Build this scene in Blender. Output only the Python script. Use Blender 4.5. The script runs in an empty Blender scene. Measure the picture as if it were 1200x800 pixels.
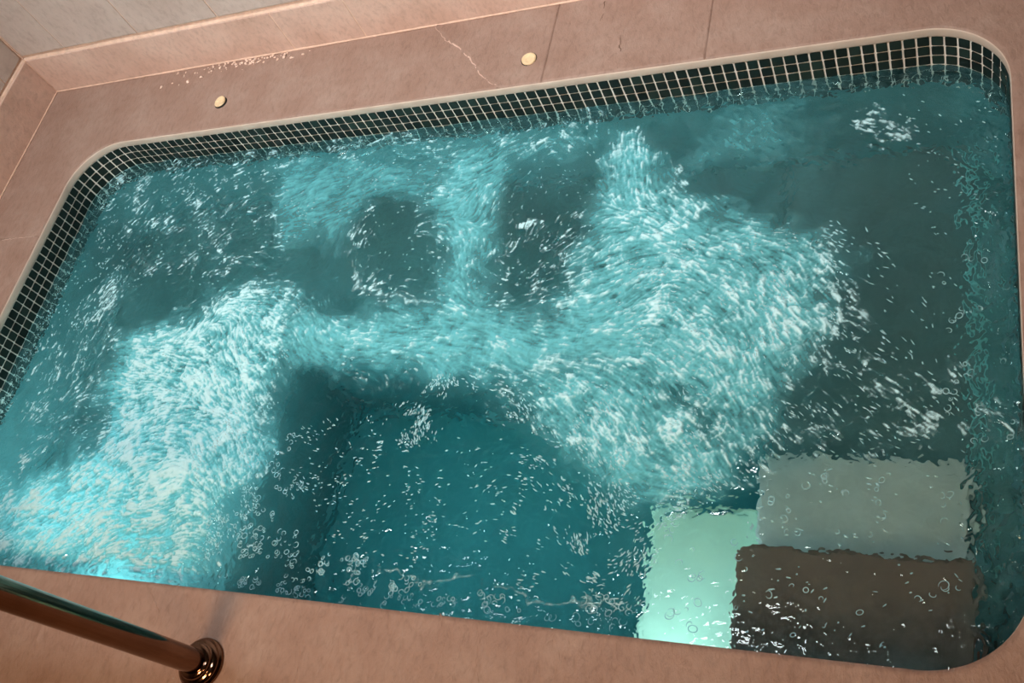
import bpy, bmesh, math, random
import numpy as np
from mathutils import Matrix, Vector

random.seed(7)
rng = np.random.default_rng(11)
scene = bpy.context.scene
C = scene.collection

# ------------------------------------------------------------------ camera
cam_d = bpy.data.cameras.new('camera')
cam_d.sensor_width = 36.0
cam_d.lens = 1158.72 / 1200.0 * 36.0
cam_d.clip_start = 0.02
cam = bpy.data.objects.new('camera', cam_d)
C.objects.link(cam)
right = Vector((0.9053858, 0.1960562, -0.3766147))
down = Vector((-0.0176308, -0.8688830, -0.4947035))
fwd = Vector((-0.4242237, 0.4545375, -0.7832176))
m = Matrix.Identity(4)
for i in range(3):
    m[i][0] = right[i]; m[i][1] = -down[i]; m[i][2] = -fwd[i]
m[0][3], m[1][3], m[2][3] = 0.0, 0.0, 1.5
cam.matrix_world = m
scene.camera = cam

# ------------------------------------------------------------------ light
scene.view_settings.view_transform = 'Standard'
scene.view_settings.look = 'None'
scene.view_settings.exposure = 0.12
scene.view_settings.gamma = 1.0
scene.view_settings.use_curve_mapping = False
world = bpy.data.worlds.new('world')
scene.world = world
world.use_nodes = True
world.node_tree.nodes['Background'].inputs[0].default_value = (0.9, 0.8, 0.7, 1)
world.node_tree.nodes['Background'].inputs[1].default_value = 0.3

def area(name, loc, size, power, col, target):
    d = bpy.data.lights.new(name, 'AREA')
    d.shape = 'DISK'; d.size = size; d.energy = power; d.color = col
    o = bpy.data.objects.new(name, d); C.objects.link(o)
    o.location = loc
    o.rotation_euler = (Vector(target) - Vector(loc)).to_track_quat('-Z', 'Y').to_euler()
    return o
# round ceiling lamps of the room
for nm, loc, pw, col, aim, sp in (
        ('ceiling_lamp_corner', (-2.00, 0.44, 2.36), 14, (1.0, 0.98, 0.97), (-1.95, 1.75, 0), 90),
        ('ceiling_lamp_back', (-0.85, 0.44, 2.36), 13, (1.0, 0.98, 0.97), (-0.6, 1.75, 0), 84),
        ('ceiling_lamp_front', (-1.35, -0.80, 2.36), 18, (1.0, 0.58, 0.30), (-1.2, 0.6, 0), 110),
        ('ceiling_lamp_entrance', (0.30, -1.10, 2.36), 11, (1.0, 0.58, 0.30), (-0.2, 0.6, 0), 110)):
    area(nm, loc, 0.50, pw, col, aim).data.spread = math.radians(sp)
# lamps under water in the front wall of the pool, shining into the basin
for nm, x, pw in (('pool_lamp_steps', -0.52, 0.55), ('pool_lamp_middle', -1.15, 4.6), ('pool_lamp_jets', -1.95, 4.8)):
    area(nm, (x, 0.350, -0.32), 0.16, pw, (0.86, 1.0, 0.99), (x, 1.2, -0.42))

# ------------------------------------------------------------------ helpers
def mesh(name, verts, faces, mat=None, parent=None, smooth=False):
    me = bpy.data.meshes.new(name)
    me.from_pydata([tuple(v) for v in verts], [], [tuple(f) for f in faces])
    me.update()
    if smooth:
        me.polygons.foreach_set('use_smooth', [True] * len(me.polygons))
    if mat: me.materials.append(mat)
    o = bpy.data.objects.new(name, me)
    C.objects.link(o)
    if parent: o.parent = parent
    return o

def bm_obj(name, bm, mat=None, parent=None, smooth=False):
    me = bpy.data.meshes.new(name)
    bm.to_mesh(me); bm.free()
    if smooth:
        me.polygons.foreach_set('use_smooth', [True] * len(me.polygons))
    if mat: me.materials.append(mat)
    o = bpy.data.objects.new(name, me)
    C.objects.link(o)
    if parent: o.parent = parent
    return o

def box_bm(x0, x1, y0, y1, z0, z1, bev=0.0, seg=2):
    bm = bmesh.new()
    bmesh.ops.create_cube(bm, size=1.0)
    for v in bm.verts:
        v.co = Vector(((x0 + x1) / 2 + v.co.x * (x1 - x0), (y0 + y1) / 2 + v.co.y * (y1 - y0), (z0 + z1) / 2 + v.co.z * (z1 - z0)))
    if bev > 0:
        bmesh.ops.bevel(bm, geom=list(bm.edges), offset=bev, segments=seg, affect='EDGES', profile=0.5)
    return bm

def box(name, x0, x1, y0, y1, z0, z1, mat, parent=None, bev=0.0, seg=2):
    return bm_obj(name, box_bm(x0, x1, y0, y1, z0, z1, bev, seg), mat, parent)

def empty(name, loc=(0, 0, 0)):
    o = bpy.data.objects.new(name, None)
    o.location = loc; o.empty_display_size = 0.1
    C.objects.link(o)
    return o

def tag(o, label=None, cat=None, group=None, kind=None):
    if label: o['label'] = label
    if cat: o['category'] = cat
    if group: o['group'] = group
    if kind: o['kind'] = kind
    return o

def srgb(r, g, b):
    f = lambda c: (c / 255 / 12.92) if c / 255 <= 0.04045 else ((c / 255 + 0.055) / 1.055) ** 2.4
    return (f(r), f(g), f(b), 1.0)

# noise on arrays ----------------------------------------------------
PERM = rng.permutation(512).astype(np.int32)
GRAD = rng.random(512) * 2 * np.pi
GX, GY = np.cos(GRAD), np.sin(GRAD)
def pnoise(x, y, seed=0):
    xi = np.floor(x).astype(np.int64); yi = np.floor(y).astype(np.int64)
    fx = x - xi; fy = y - yi
    u = fx * fx * fx * (fx * (fx * 6 - 15) + 10); v = fy * fy * fy * (fy * (fy * 6 - 15) + 10)
    def g(ix, iy, dx, dy):
        h = PERM[(PERM[(ix + seed * 37) & 511] + iy + seed * 91) & 511]
        return GX[h] * dx + GY[h] * dy
    a = g(xi, yi, fx, fy); b = g(xi + 1, yi, fx - 1, fy)
    c = g(xi, yi + 1, fx, fy - 1); d = g(xi + 1, yi + 1, fx - 1, fy - 1)
    return (a + u * (b - a)) + v * ((c + u * (d - c)) - (a + u * (b - a)))
def fbm(x, y, s, octv=4, seed=0, gain=0.5):
    t = 0; amp = 1.0; n = 0
    for k in range(octv):
        t = t + amp * pnoise(x * s, y * s, seed + k); n += amp
        s *= 2.03; amp *= gain
    return t / n * 1.6
def sstep(a, b, x):
    t = np.clip((x - a) / (b - a), 0, 1)
    return t * t * (3 - 2 * t)

# ------------------------------------------------------------------ materials
def mat_new(name):
    mt = bpy.data.materials.new(name); mt.use_nodes = True
    nt = mt.node_tree
    return mt, nt, nt.nodes['Principled BSDF']
def nd(nt, kind, **kw):
    n = nt.nodes.new(kind)
    for k, v in kw.items():
        if k in n.inputs: n.inputs[k].default_value = v
        else: setattr(n, k, v)
    return n
def ramp(nt, fac, stops):
    r = nt.nodes.new('ShaderNodeValToRGB')
    el = r.color_ramp.elements
    while len(el) < len(stops): el.new(0.5)
    for e, (p, c) in zip(el, stops):
        e.position = p; e.color = c
    nt.links.new(fac, r.inputs[0])
    return r
def mixc(nt, fac, a, b, mode='MIX'):
    n = nt.nodes.new('ShaderNodeMix'); n.data_type = 'RGBA'; n.blend_type = mode
    for sock, val in ((n.inputs[0], fac), (n.inputs[6], a), (n.inputs[7], b)):
        if hasattr(val, 'is_linked'): nt.links.new(val, sock)
        else: sock.default_value = val
    return n.outputs[2]

def stone(name, stops, rough=0.55, bump=0.5, scale=1.0, bdist=0.003):
    mt, nt, p = mat_new(name)
    geo = nt.nodes.new('ShaderNodeNewGeometry')
    n1 = nd(nt, 'ShaderNodeTexNoise', Scale=7.0 * scale, Detail=7.0, Roughness=0.66)
    n2 = nd(nt, 'ShaderNodeTexNoise', Scale=55.0 * scale, Detail=5.0, Roughness=0.66, Distortion=0.4)
    n3 = nd(nt, 'ShaderNodeTexNoise', Scale=200.0 * scale, Detail=3.0, Roughness=0.6)
    mp = nt.nodes.new('ShaderNodeMapping')
    mp.inputs['Scale'].default_value = (1.6, 0.75, 1.0)
    mp.inputs['Rotation'].default_value = (0, 0, 0.35)
    nt.links.new(geo.outputs['Position'], mp.inputs[0])
    nt.links.new(geo.outputs['Position'], n1.inputs['Vector'])
    nt.links.new(mp.outputs[0], n2.inputs['Vector']); nt.links.new(mp.outputs[0], n3.inputs['Vector'])
    c1 = ramp(nt, n1.outputs['Fac'], stops)
    c2 = ramp(nt, n2.outputs['Fac'], [(0.25, (0.70, 0.68, 0.66, 1)), (0.5, (1, 1, 1, 1)), (0.8, (1.12, 1.1, 1.08, 1))])
    col = mixc(nt, 0.75, c1.outputs[0], c2.outputs[0], 'MULTIPLY')
    nt.links.new(col, p.inputs['Base Color'])
    p.inputs['Roughness'].default_value = rough
    ad = nt.nodes.new('ShaderNodeMath'); ad.operation = 'MULTIPLY_ADD'; ad.inputs[1].default_value = 0.35
    nt.links.new(n3.outputs['Fac'], ad.inputs[0]); nt.links.new(n2.outputs['Fac'], ad.inputs[2])
    b = nd(nt, 'ShaderNodeBump', Strength=bump, Distance=bdist)
    nt.links.new(ad.outputs[0], b.inputs['Height']); nt.links.new(b.outputs[0], p.inputs['Normal'])
    return mt

M_deck = stone('deck_stone', [(0.3, srgb(144, 119, 107)), (0.5, srgb(153, 130, 119)), (0.72, srgb(163, 144, 134))], 0.5, 0.95)
M_deck_lit = stone('deck_stone_lit', [(0.3, srgb(196, 168, 154)), (0.5, srgb(208, 182, 170)), (0.72, srgb(216, 194, 182))], 0.5, 0.4)  # deck stone lightened: stronger light on the upright skirting put into the colour
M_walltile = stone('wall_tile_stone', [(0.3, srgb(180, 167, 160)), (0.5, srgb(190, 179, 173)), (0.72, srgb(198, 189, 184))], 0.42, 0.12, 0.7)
M_plainwall = stone('room_wall_stone', [(0.3, srgb(92, 72, 60)), (0.7, srgb(108, 86, 74))], 0.6, 0.1)

def plain(name, col, rough=0.5, metallic=0.0, var=0.0, vs=30.0, bump=0.0, bd=0.002):
    mt, nt, p = mat_new(name)
    p.inputs['Roughness'].default_value = rough
    p.inputs['Metallic'].default_value = metallic
    geo = nt.nodes.new('ShaderNodeNewGeometry')
    n1 = nd(nt, 'ShaderNodeTexNoise', Scale=vs, Detail=4.0)
    nt.links.new(geo.outputs['Position'], n1.inputs['Vector'])
    lo = tuple(c * (1 - var) for c in col[:3]) + (1,); hi = tuple(min(1, c * (1 + var)) for c in col[:3]) + (1,)
    r = ramp(nt, n1.outputs['Fac'], [(0.3, lo), (0.7, hi)])
    nt.links.new(r.outputs[0], p.inputs['Base Color'])
    if bump:
        b = nd(nt, 'ShaderNodeBump', Strength=bump, Distance=bd)
        nt.links.new(n1.outputs['Fac'], b.inputs['Height']); nt.links.new(b.outputs[0], p.inputs['Normal'])
    return mt
M_grout = plain('cream_grout', srgb(222, 196, 178), 0.8, var=0.12, vs=60, bump=0.3)
M_poolgrout = plain('pool_grout', srgb(234, 230, 224), 0.7, var=0.08, vs=80)
M_rim = plain('rim_cement', srgb(204, 190, 178), 0.6, var=0.10, vs=18, bump=0.25)
M_plaster = plain('teal_plaster', srgb(80, 132, 136), 0.6, var=0.15, vs=25)
M_deep = plain('deep_teal_floor', srgb(76, 152, 158), 0.6, var=0.10, vs=10)
M_slate = plain('slate_bench', srgb(92, 122, 124), 0.55, var=0.10, vs=22)
M_brown = plain('brown_step', srgb(112, 94, 84), 0.55, var=0.12, vs=14, bump=0.2)
M_grey = plain('grey_step', srgb(216, 218, 216), 0.55, var=0.10, vs=16)
M_mint = plain('mint_ledge', srgb(214, 246, 226), 0.5, var=0.04, vs=16)
M_line = plain('pale_teal_edge', srgb(120, 190, 192), 0.6, var=0.15, vs=20)
M_ceiling = plain('ceiling_paint', srgb(150, 142, 134), 0.8, var=0.02)
M_ivory = plain('ivory_cap', srgb(226, 206, 168), 0.4, var=0.10, vs=180)
M_black = plain('black_gap', srgb(14, 12, 11), 0.7)
M_metal = plain('steel_reflection_tint', srgb(122, 95, 78), 0.10, 1.0, var=0.14, vs=14)  # plain steel; the warm dark room it mirrors is put into the base colour
M_residue = plain('mortar_residue', srgb(228, 206, 192), 0.8, var=0.10, vs=120, bump=0.3)

mt, nt, p = mat_new('mosaic_glaze')
oi = nt.nodes.new('ShaderNodeObjectInfo')
r = ramp(nt, oi.outputs['Random'], [(0.0, srgb(16, 24, 22)), (0.6, srgb(24, 36, 33)), (1.0, srgb(34, 50, 45))])
nt.links.new(r.outputs[0], p.inputs['Base Color'])
p.inputs['Roughness'].default_value = 0.30
M_tile = mt

# ------------------------------------------------------------------ dimensions (metres)
PX0, PX1, PY0, PY1 = -2.335, 0.067, 0.336, 1.556     # inside of the pool at the rim
CR = 0.150                                           # corner radius
WL = -0.103                                          # water level
XW, YW = -2.598, 1.818                               # left and back wall of the room
XR, YF, ZC = 1.40, -2.20, 2.40
PITCH = 0.0256
TILE_TOP = -0.026
ROWS = 6

def perim(n_off=0.0, step=0.02):
    """points and outward normals round the pool, counter-clockwise from the front right"""
    pts = []
    r = CR + n_off
    cs = [(PX1 - CR, PY0 + CR, -90), (PX1 - CR, PY1 - CR, 0), (PX0 + CR, PY1 - CR, 90), (PX0 + CR, PY0 + CR, 180)]
    for k, (cx, cy, a0) in enumerate(cs):
        na = max(8, int(CR * math.pi / 2 / step))
        for i in range(na + 1):
            a = math.radians(a0 + 90 * i / na)
            pts.append((cx + r * math.cos(a), cy + r * math.sin(a), math.cos(a), math.sin(a)))
        nx, ny = math.cos(math.radians(a0 + 90)), math.sin(math.radians(a0 + 90))
        cx2, cy2, _ = cs[(k + 1) % 4]
        L = math.hypot(cx2 - cx, cy2 - cy); nn = max(1, int(L / step))
        for i in range(1, nn):
            t = i / nn
            pts.append((cx + (cx2 - cx) * t + r * nx, cy + (cy2 - cy) * t + r * ny, nx, ny))
    return pts

def sweep(name, profile, mat, parent, step=0.015, smooth=True):
    """profile: list of (outward offset, z), swept round the pool"""
    base = perim(0.0, step); n = len(base); vs = []; fs = []
    for (x, y, nx, ny) in base:
        for (o, z) in profile: vs.append((x + nx * o, y + ny * o, z))
    k = len(profile)
    for i in range(n):
        j = (i + 1) % n
        for q in range(k - 1):
            fs.append((i * k + q, j * k + q, j * k + q + 1, i * k + q + 1))
    return mesh(name, vs, fs, mat, parent, smooth)

# ------------------------------------------------------------------ room shell
floor = box('floor', XW - 0.1, XR + 0.1, YF - 0.1, YW + 0.1, -1.25, -1.20, M_plainwall)
tag(floor, kind='structure')

RELIEF_SEED = 40
CREASES = [[(-1.230, 1.804), (-1.177, 1.740), (-1.116, 1.688), (-1.059, 1.616), (-1.001, 1.560)], [(-0.723, 1.657), (-0.705, 1.609), (-0.705, 1.568)], [(-0.771, 1.790), (-0.762, 1.732)], [(-1.723, 0.179), (-1.710, 0.240)]]
def seg_d(x, y, poly):
    best = np.full(x.shape, 9.0); side = np.zeros(x.shape)
    for (ax, ay), (bx, by) in zip(poly[:-1], poly[1:]):
        vx, vy = bx - ax, by - ay; L2 = vx * vx + vy * vy + 1e-12
        t = np.clip(((x - ax) * vx + (y - ay) * vy) / L2, 0, 1)
        dx = x - ax - t * vx; dy = y - ay - t * vy
        d = np.hypot(dx, dy); s = np.sign(vx * (y - ay) - vy * (x - ax))
        up = d < best
        best = np.where(up, d, best); side = np.where(up, s, side)
    return best, side
def relief(x, y):
    h = 0.0016 * fbm(x, y, 5.0, 4, RELIEF_SEED) + 0.0007 * fbm(x * 1.5, y * 0.6, 45.0, 3, RELIEF_SEED + 9)
    for cr in CREASES:
        d, s = seg_d(x + 0.006 * fbm(x, y, 20, 2, 77), y, cr)
        h = h + np.where(s > 0, 0.0042 * np.exp(-d / 0.016), -0.0012 * np.exp(-d / 0.006))
    return h - 0.0012

WB, WS, WFR, WRT = YW - PY1, PX0 - XW, 0.62, 0.62   # deck widths: back, left, front, right
def ring_ray(px, py, nx, ny):
    """length of deck outward from a rim point to the outer edge of its ring of slabs"""
    ex = WRT if nx > 0 else WS
    ey = WB if ny > 0 else WFR
    # from the corner centre
    tx = (CR + ex) / abs(nx) if abs(nx) > 1e-6 else 1e9
    ty = (CR + ey) / abs(ny) if abs(ny) > 1e-6 else 1e9
    return min(tx, ty) - CR

ring = perim(0.0004, 0.006)
# joints of the slabs as positions along the ring
def ring_index(x, y):
    return min(range(len(ring)), key=lambda i: (ring[i][0] - x) ** 2 + (ring[i][1] - y) ** 2)
cuts = [ring_index(*c) for c in ((PX1, 0.62), (-0.507, PY1), (-0.886, PY1), (PX0, 1.235), (PX0, 0.55))]
cuts = sorted(cuts)
for k in range(len(cuts)):
    i0, i1 = cuts[k], cuts[(k + 1) % len(cuts)]
    ids = list(range(i0, i1 + 1)) if i1 > i0 else list(range(i0, len(ring))) + list(range(0, i1 + 1))
    cols = [list(ring[i]) for i in ids]
    # narrow joint at either end
    for e, o in ((0, 1), (-1, -2)):
        dx, dy = cols[o][0] - cols[e][0], cols[o][1] - cols[e][1]; L = math.hypot(dx, dy)
        cols[e][0] += dx / L * 0.0007; cols[e][1] += dy / L * 0.0007
    wmax = max(ring_ray(*c) for c in cols)
    nr = int(wmax / 0.006)
    nr = min(nr, 70)
    t = np.linspace(0, 1, nr + 1)
    cc = np.array(cols)
    ln = np.array([ring_ray(*c) for c in cols])
    X = cc[:, 0:1] + cc[:, 2:3] * ln[:, None] * t[None, :]
    Y = cc[:, 1:2] + cc[:, 3:4] * ln[:, None] * t[None, :]
    Z = relief(X, Y)
    n, mm = X.shape
    vs = np.stack([X.ravel(), Y.ravel(), Z.ravel()], 1).tolist()
    fs = [(i * mm + j, i * mm + j + 1, (i + 1) * mm + j + 1, (i + 1) * mm + j) for i in range(n - 1) for j in range(mm - 1)]
    # skirts on the two joint edges and the pool edge, so that the slab has thickness
    edge = [i * mm for i in range(n)]
    e0 = list(range(mm - 1, -1, -1)); e1 = [(n - 1) * mm + j for j in range(mm)]
    loop = e0 + edge[1:] + e1[1:]
    b0 = len(vs)
    for q in loop: vs.append((vs[q][0], vs[q][1], -0.022))
    for a in range(len(loop) - 1):
        fs.append((loop[a], loop[a + 1], b0 + a + 1, b0 + a))
    mesh('deck_slab', vs, fs, M_deck, floor, True)
# mortar bed under the slabs (shows in the joints)
bed_in = perim(0.02, 0.02); bed_out = perim(0.02, 0.02)
vs = []; fs = []
for (x, y, nx, ny) in bed_in:
    L = ring_ray(x, y, nx, ny) - 0.02
    vs.append((x, y, -0.006)); vs.append((x + nx * L, y + ny * L, -0.006))
n = len(bed_in)
for i in range(n):
    j = (i + 1) % n
    fs.append((2 * i, 2 * i + 1, 2 * j + 1, 2 * j))
mesh('mortar_bed', vs, fs, M_grout, floor)
def vein(pts, rad, mat, lift=0.0):
    P = [Vector((x, y, 0)) for x, y in pts]; fine_ = []
    for a, b in zip(P[:-1], P[1:]):
        for i in range(8): fine_.append(a.lerp(b, i / 8))
    fine_.append(P[-1]); n = len(fine_); vs = []; fs = []
    for i, c in enumerate(fine_):
        d = (fine_[min(i + 1, n - 1)] - fine_[max(i - 1, 0)]).normalized(); w = Vector((-d.y, d.x, 0))
        c = c + w * random.gauss(0, 0.0012); k = rad * random.uniform(0.6, 1.3) * (0.25 + 0.75 * math.sin(math.pi * (i + 0.5) / n) ** 0.4)
        z = float(relief(np.array([c.x]), np.array([c.y]))[0])
        for o_, h_ in ((-1.6, -0.8), (-0.5, 0.42), (0.5, 0.42), (1.6, -0.8)): vs.append((c.x + w.x * o_ * k, c.y + w.y * o_ * k, z + h_ * k + lift))
    for i in range(n - 1):
        for q in range(3): fs.append((i * 4 + q, i * 4 + q + 1, i * 4 + q + 5, i * 4 + q + 4))
    mesh('stone_vein', vs, fs, mat, floor, True)
vein([(-1.237, 1.808), (-1.186, 1.747), (-1.131, 1.702), (-1.093, 1.661), (-1.058, 1.610), (-0.998, 1.557)], 0.0014, M_deck_lit)
vein([(-0.714, 1.663), (-0.707, 1.619), (-0.704, 1.562)], 0.0010, M_plainwall)
vein([(-0.770, 1.784), (-0.767, 1.750), (-0.773, 1.723)], 0.0010, M_plainwall)
vein([(-1.484, 0.322), (-1.455, 0.294), (-1.422, 0.261)], 0.0018, M_deck)
vein([(-1.344, 0.203), (-1.330, 0.236), (-1.319, 0.259)], 0.0016, M_deck)
vein([(-0.834, 0.339), (-0.812, 0.299), (-0.817, 0.258), (-0.815, 0.226)], 0.0013, M_deck)
vein([(-0.762, 0.332), (-0.748, 0.300), (-0.750, 0.268), (-0.736, 0.236)], 0.0013, M_deck)
vein([(-1.099, 0.322), (-1.098, 0.267), (-1.082, 0.192)], 0.0012, M_deck)
vein([(-0.619, 0.324), (-0.605, 0.292), (-0.608, 0.252)], 0.0012, M_deck)
vein([(-2.480, 1.234), (-2.419, 1.235), (-2.351, 1.236)], 0.0010, M_deck_lit)
# wider deck behind the viewer and to the right
for (x0, x1, y0, y1) in ((XW, -1.0, YF, PY0 - WFR), (-1.0, 0.2, YF, PY0 - WFR), (0.2, XR, YF, PY0 - WFR), (PX1 + WRT, XR, PY0 - WFR, 0.9), (PX1 + WRT, XR, 0.9, YW)):
    box('deck_slab', x0 + 0.001, x1 - 0.001, y0 + 0.001, y1 - 0.001, -0.022, -0.0008, M_deck, floor)

def wall_struct(name, x0, x1, y0, y1, z0, z1, mat):
    return tag(box(name, x0, x1, y0, y1, z0, z1, mat), kind='structure')
BBH = 0.132
wb = wall_struct('wall_back', XW - 0.1, XR + 0.1, YW, YW + 0.1, -0.03, ZC, M_grout)
wl = wall_struct('wall_left', XW - 0.1, XW, YF - 0.1, YW, -0.03, ZC, M_grout)
wr = wall_struct('wall_right', XR, XR + 0.1, YF - 0.1, YW, -0.03, ZC, M_plainwall)
wf = wall_struct('wall_front', XW, XR, YF - 0.1, YF, -0.03, ZC, M_plainwall)
ce = wall_struct('ceiling', XW - 0.1, XR + 0.1, YF - 0.1, YW + 0.1, ZC, ZC + 0.1, M_ceiling)
# wall tiles, each its own piece
xs = [XW + 0.004] + [-2.414 + 0.2895 * k for k in range(0, 14) if -2.414 + 0.2895 * k < XR] + [XR]
zs = [BBH + 0.010, 0.72, 1.30, 1.88, ZC]
G = 0.0024
for a, b in zip(xs[:-1], xs[1:]):
    for c, d in zip(zs[:-1], zs[1:]):
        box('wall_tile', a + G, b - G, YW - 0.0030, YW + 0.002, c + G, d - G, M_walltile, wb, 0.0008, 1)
ys = [YW - 0.009, 1.706] + [1.706 - 0.2895 * k for k in range(1, 14) if 1.706 - 0.2895 * k > YF] + [YF]
for a, b in zip(ys[:-1], ys[1:]):
    for c, d in zip(zs[:-1], zs[1:]):
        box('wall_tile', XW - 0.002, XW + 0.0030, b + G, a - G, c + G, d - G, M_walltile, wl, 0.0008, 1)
# skirting of deck stone
bb = empty('baseboard_back'); tag(bb, kind='structure')
bl = empty('baseboard_left'); tag(bl, kind='structure')
BT = 0.013
box('grout_backing', XW, XR, YW - BT + 0.0012, YW + 0.001, 0.001, BBH - 0.002, M_grout, bb)
box('grout_backing', XW - 0.001, XW + BT - 0.0012, YF, YW, 0.001, BBH - 0.002, M_grout, bl)
xb = [XW + BT, -1.668, -1.437, -0.55, 0.34, XR]
for a, b in zip(xb[:-1], xb[1:]):
    box('skirting_tile', a + 0.0013, b - 0.0013, YW - BT, YW + 0.001, 0.002, BBH, M_deck_lit, bb, 0.0022, 2)
yb = [YW - BT, 0.92, 0.03, -0.86, YF]
for a, b in zip(yb[:-1], yb[1:]):
    box('skirting_tile', XW - 0.001, XW + BT, b + 0.0009, a - 0.0009, 0.002, BBH, M_deck_lit, bl, 0.0022, 2)
# grout beads: at the foot of the skirting, on its top, in the corner
def bead(name, p0, p1, rad, parent, n=60, wob=0.0008, mat=None):
    p0 = Vector(p0); p1 = Vector(p1); d = (p1 - p0).normalized()
    u = d.orthogonal().normalized(); w = d.cross(u)
    vs = []; fs = []
    for i in range(n + 1):
        c = p0.lerp(p1, i / n); rr = rad * random.uniform(0.8, 1.2)
        for q in range(6):
            a = q * math.pi / 3
            vs.append(c + u * math.cos(a) * rr + w * math.sin(a) * rr)
    for i in range(n):
        for q in range(6):
            fs.append((i * 6 + q, i * 6 + (q + 1) % 6, (i + 1) * 6 + (q + 1) % 6, (i + 1) * 6 + q))
    return mesh(name, vs, fs, mat or M_grout, parent, True)
bead('grout_bead', (XW + BT, YW - BT, 0.0005), (XR, YW - BT, 0.0005), 0.0028, bb, 160)
bead('grout_bead', (XW + BT, YW - BT, 0.0005), (XW + BT, YF, 0.0005), 0.0024, bl, 160)
bead('grout_bead', (XW + BT, YW - BT, 0.0), (XW + BT, YW - BT, BBH), 0.0014, bb, 12)
bead('grout_bead', (XW + 0.007, YW - 0.008, BBH), (XW + 0.007, YW - 0.008, ZC), 0.0016, wb, 40)
# sloping mortar line on the skirting top
def fillet(name, a, b, inward, parent):
    a = Vector(a); b = Vector(b); w = Vector(inward); n = 90; vs = []; fs = []
    for i in range(n + 1):
        c = a.lerp(b, i / n); s = 1 + 0.25 * math.sin(i * 0.9) * random.random()
        vs += [c + w * 0.0005, c + w * 0.0005 + Vector((0, 0, 0.0075 * s)), c + w * 0.003 + Vector((0, 0, 0.0040)), c + w * 0.0062 * s]
    for i in range(n):
        for q in range(3):
            fs.append((i * 4 + q, i * 4 + q + 1, (i + 1) * 4 + q + 1, (i + 1) * 4 + q))
    return mesh(name, vs, fs, M_grout, parent, True)
fillet('mortar_line', (XW + 0.004, YW - 0.004, BBH - 0.001), (XR, YW - 0.004, BBH - 0.001), (0, -1, 0), bb)
fillet('mortar_line', (XW + 0.003, YW - 0.006, BBH - 0.001), (XW + 0.003, YF, BBH - 0.001), (1, 0, 0), bl)

# ------------------------------------------------------------------ pool
pool = empty('spa_pool', (0, 0, 0))
tag(pool, 'sunken spa pool with rounded corners and a band of black mosaic tiles', 'pool')
sweep('rim', [(0.0040, -0.0052), (0.0016, -0.0050), (0.0002, -0.0052), (-0.0006, -0.0064), (-0.0010, -0.0090), (-0.0012, -0.0235), (-0.0004, TILE_TOP), (0.003, TILE_TOP - 0.001)], M_rim, pool, 0.012)
pool.children[-1]['label'] = 'pale cement rim along the deck edge'
ZB = TILE_TOP - ROWS * PITCH
sweep('grout_band', [(0.0014, TILE_TOP + 0.002), (0.0014, ZB - 0.001)], M_poolgrout, pool, 0.008)
sweep('basin_wall', [(0.0014, ZB - 0.0005), (0.0014, -0.97)], M_plaster, pool, 0.03)
# mosaic tiles: a unit tile mesh, face on local -Y, set round the pool
TS = PITCH - 0.0032
def tile_mesh():
    h = TS / 2; c = 0.0016
    outl = [(-h, -h + c), (-h + c, -h), (h - c, -h), (h, -h + c), (h, h - c), (h - c, h), (-h + c, h), (-h, h - c)]
    vs = [(x, 0.0014, z) for x, z in outl] + [(x * 0.97, -0.0005, z * 0.97) for x, z in outl]
    fs = [tuple(range(8, 16))] + [(i, (i + 1) % 8, 8 + (i + 1) % 8, 8 + i) for i in range(8)]
    return vs, fs
tv, tf = tile_mesh()
tme = bpy.data.meshes.new('mosaic_tile'); tme.from_pydata(tv, [], tf); tme.update(); tme.materials.append(M_tile)
# tile centres by arc length
fine = perim(0.0, 0.002)
fx = np.array([q[0] for q in fine] + [fine[0][0]]); fy = np.array([q[1] for q in fine] + [fine[0][1]])
sl = np.concatenate([[0], np.cumsum(np.hypot(np.diff(fx), np.diff(fy)))])
total = sl[-1]; NC = round(total / PITCH); pitch = total / NC
cells = []
for k in range(NC):
    s = ((k + 0.35) * pitch) % total
    x = float(np.interp(s, sl, fx)); y = float(np.interp(s, sl, fy))
    j = min(len(fine) - 1, int(np.searchsorted(sl, s)))
    nx, ny = fine[j][2], fine[j][3]
    for r_ in range(ROWS):
        z = TILE_TOP - (r_ + 0.5) * PITCH
        toward = (0 - x) * (-nx) + (0 - y) * (-ny)     # does the face look towards the viewer's side
        dist = math.sqrt(x * x + y * y + (1.5 - z) ** 2)
        vis = toward > 0.12 and x > -2.36 and y > 0.70 and r_ < 3
        cells.append((0 if vis else 1, dist, x, y, z, nx, ny))
cells.sort()
single = cells[:300]; rest = cells[300:]
def tile_matrix(x, y, z, nx, ny, jit=True):
    # local -Y faces into the pool (against the outward normal), local X along the wall
    ang = math.atan2(ny, nx) - math.pi / 2
    mtx = Matrix.Translation((x, y, z)) @ Matrix.Rotation(ang, 4, 'Z')
    if jit:
        mtx = mtx @ Matrix.Rotation(random.gauss(0, 0.012), 4, 'Y') @ Matrix.Rotation(random.gauss(0, 0.02), 4, 'X') @ Matrix.Rotation(random.gauss(0, 0.02), 4, 'Z')
        mtx = mtx @ Matrix.Scale(random.uniform(0.95, 1.03), 4, (1, 0, 0))
    return mtx
for (_, _, x, y, z, nx, ny) in single:
    o = bpy.data.objects.new('mosaic_tile', tme); C.objects.link(o); o.parent = pool
    o.matrix_local = tile_matrix(x, y, z, nx, ny)
vs = []; fs = []
for (_, _, x, y, z, nx, ny) in rest:
    b0 = len(vs); mtx = tile_matrix(x, y, z, nx, ny)
    vs += [tuple(mtx @ Vector(v)) for v in tv]; fs += [tuple(b0 + i for i in f) for f in tf]
o = mesh('mosaic_tiles', vs, fs, M_tile, pool); o['kind'] = 'stuff'
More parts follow.
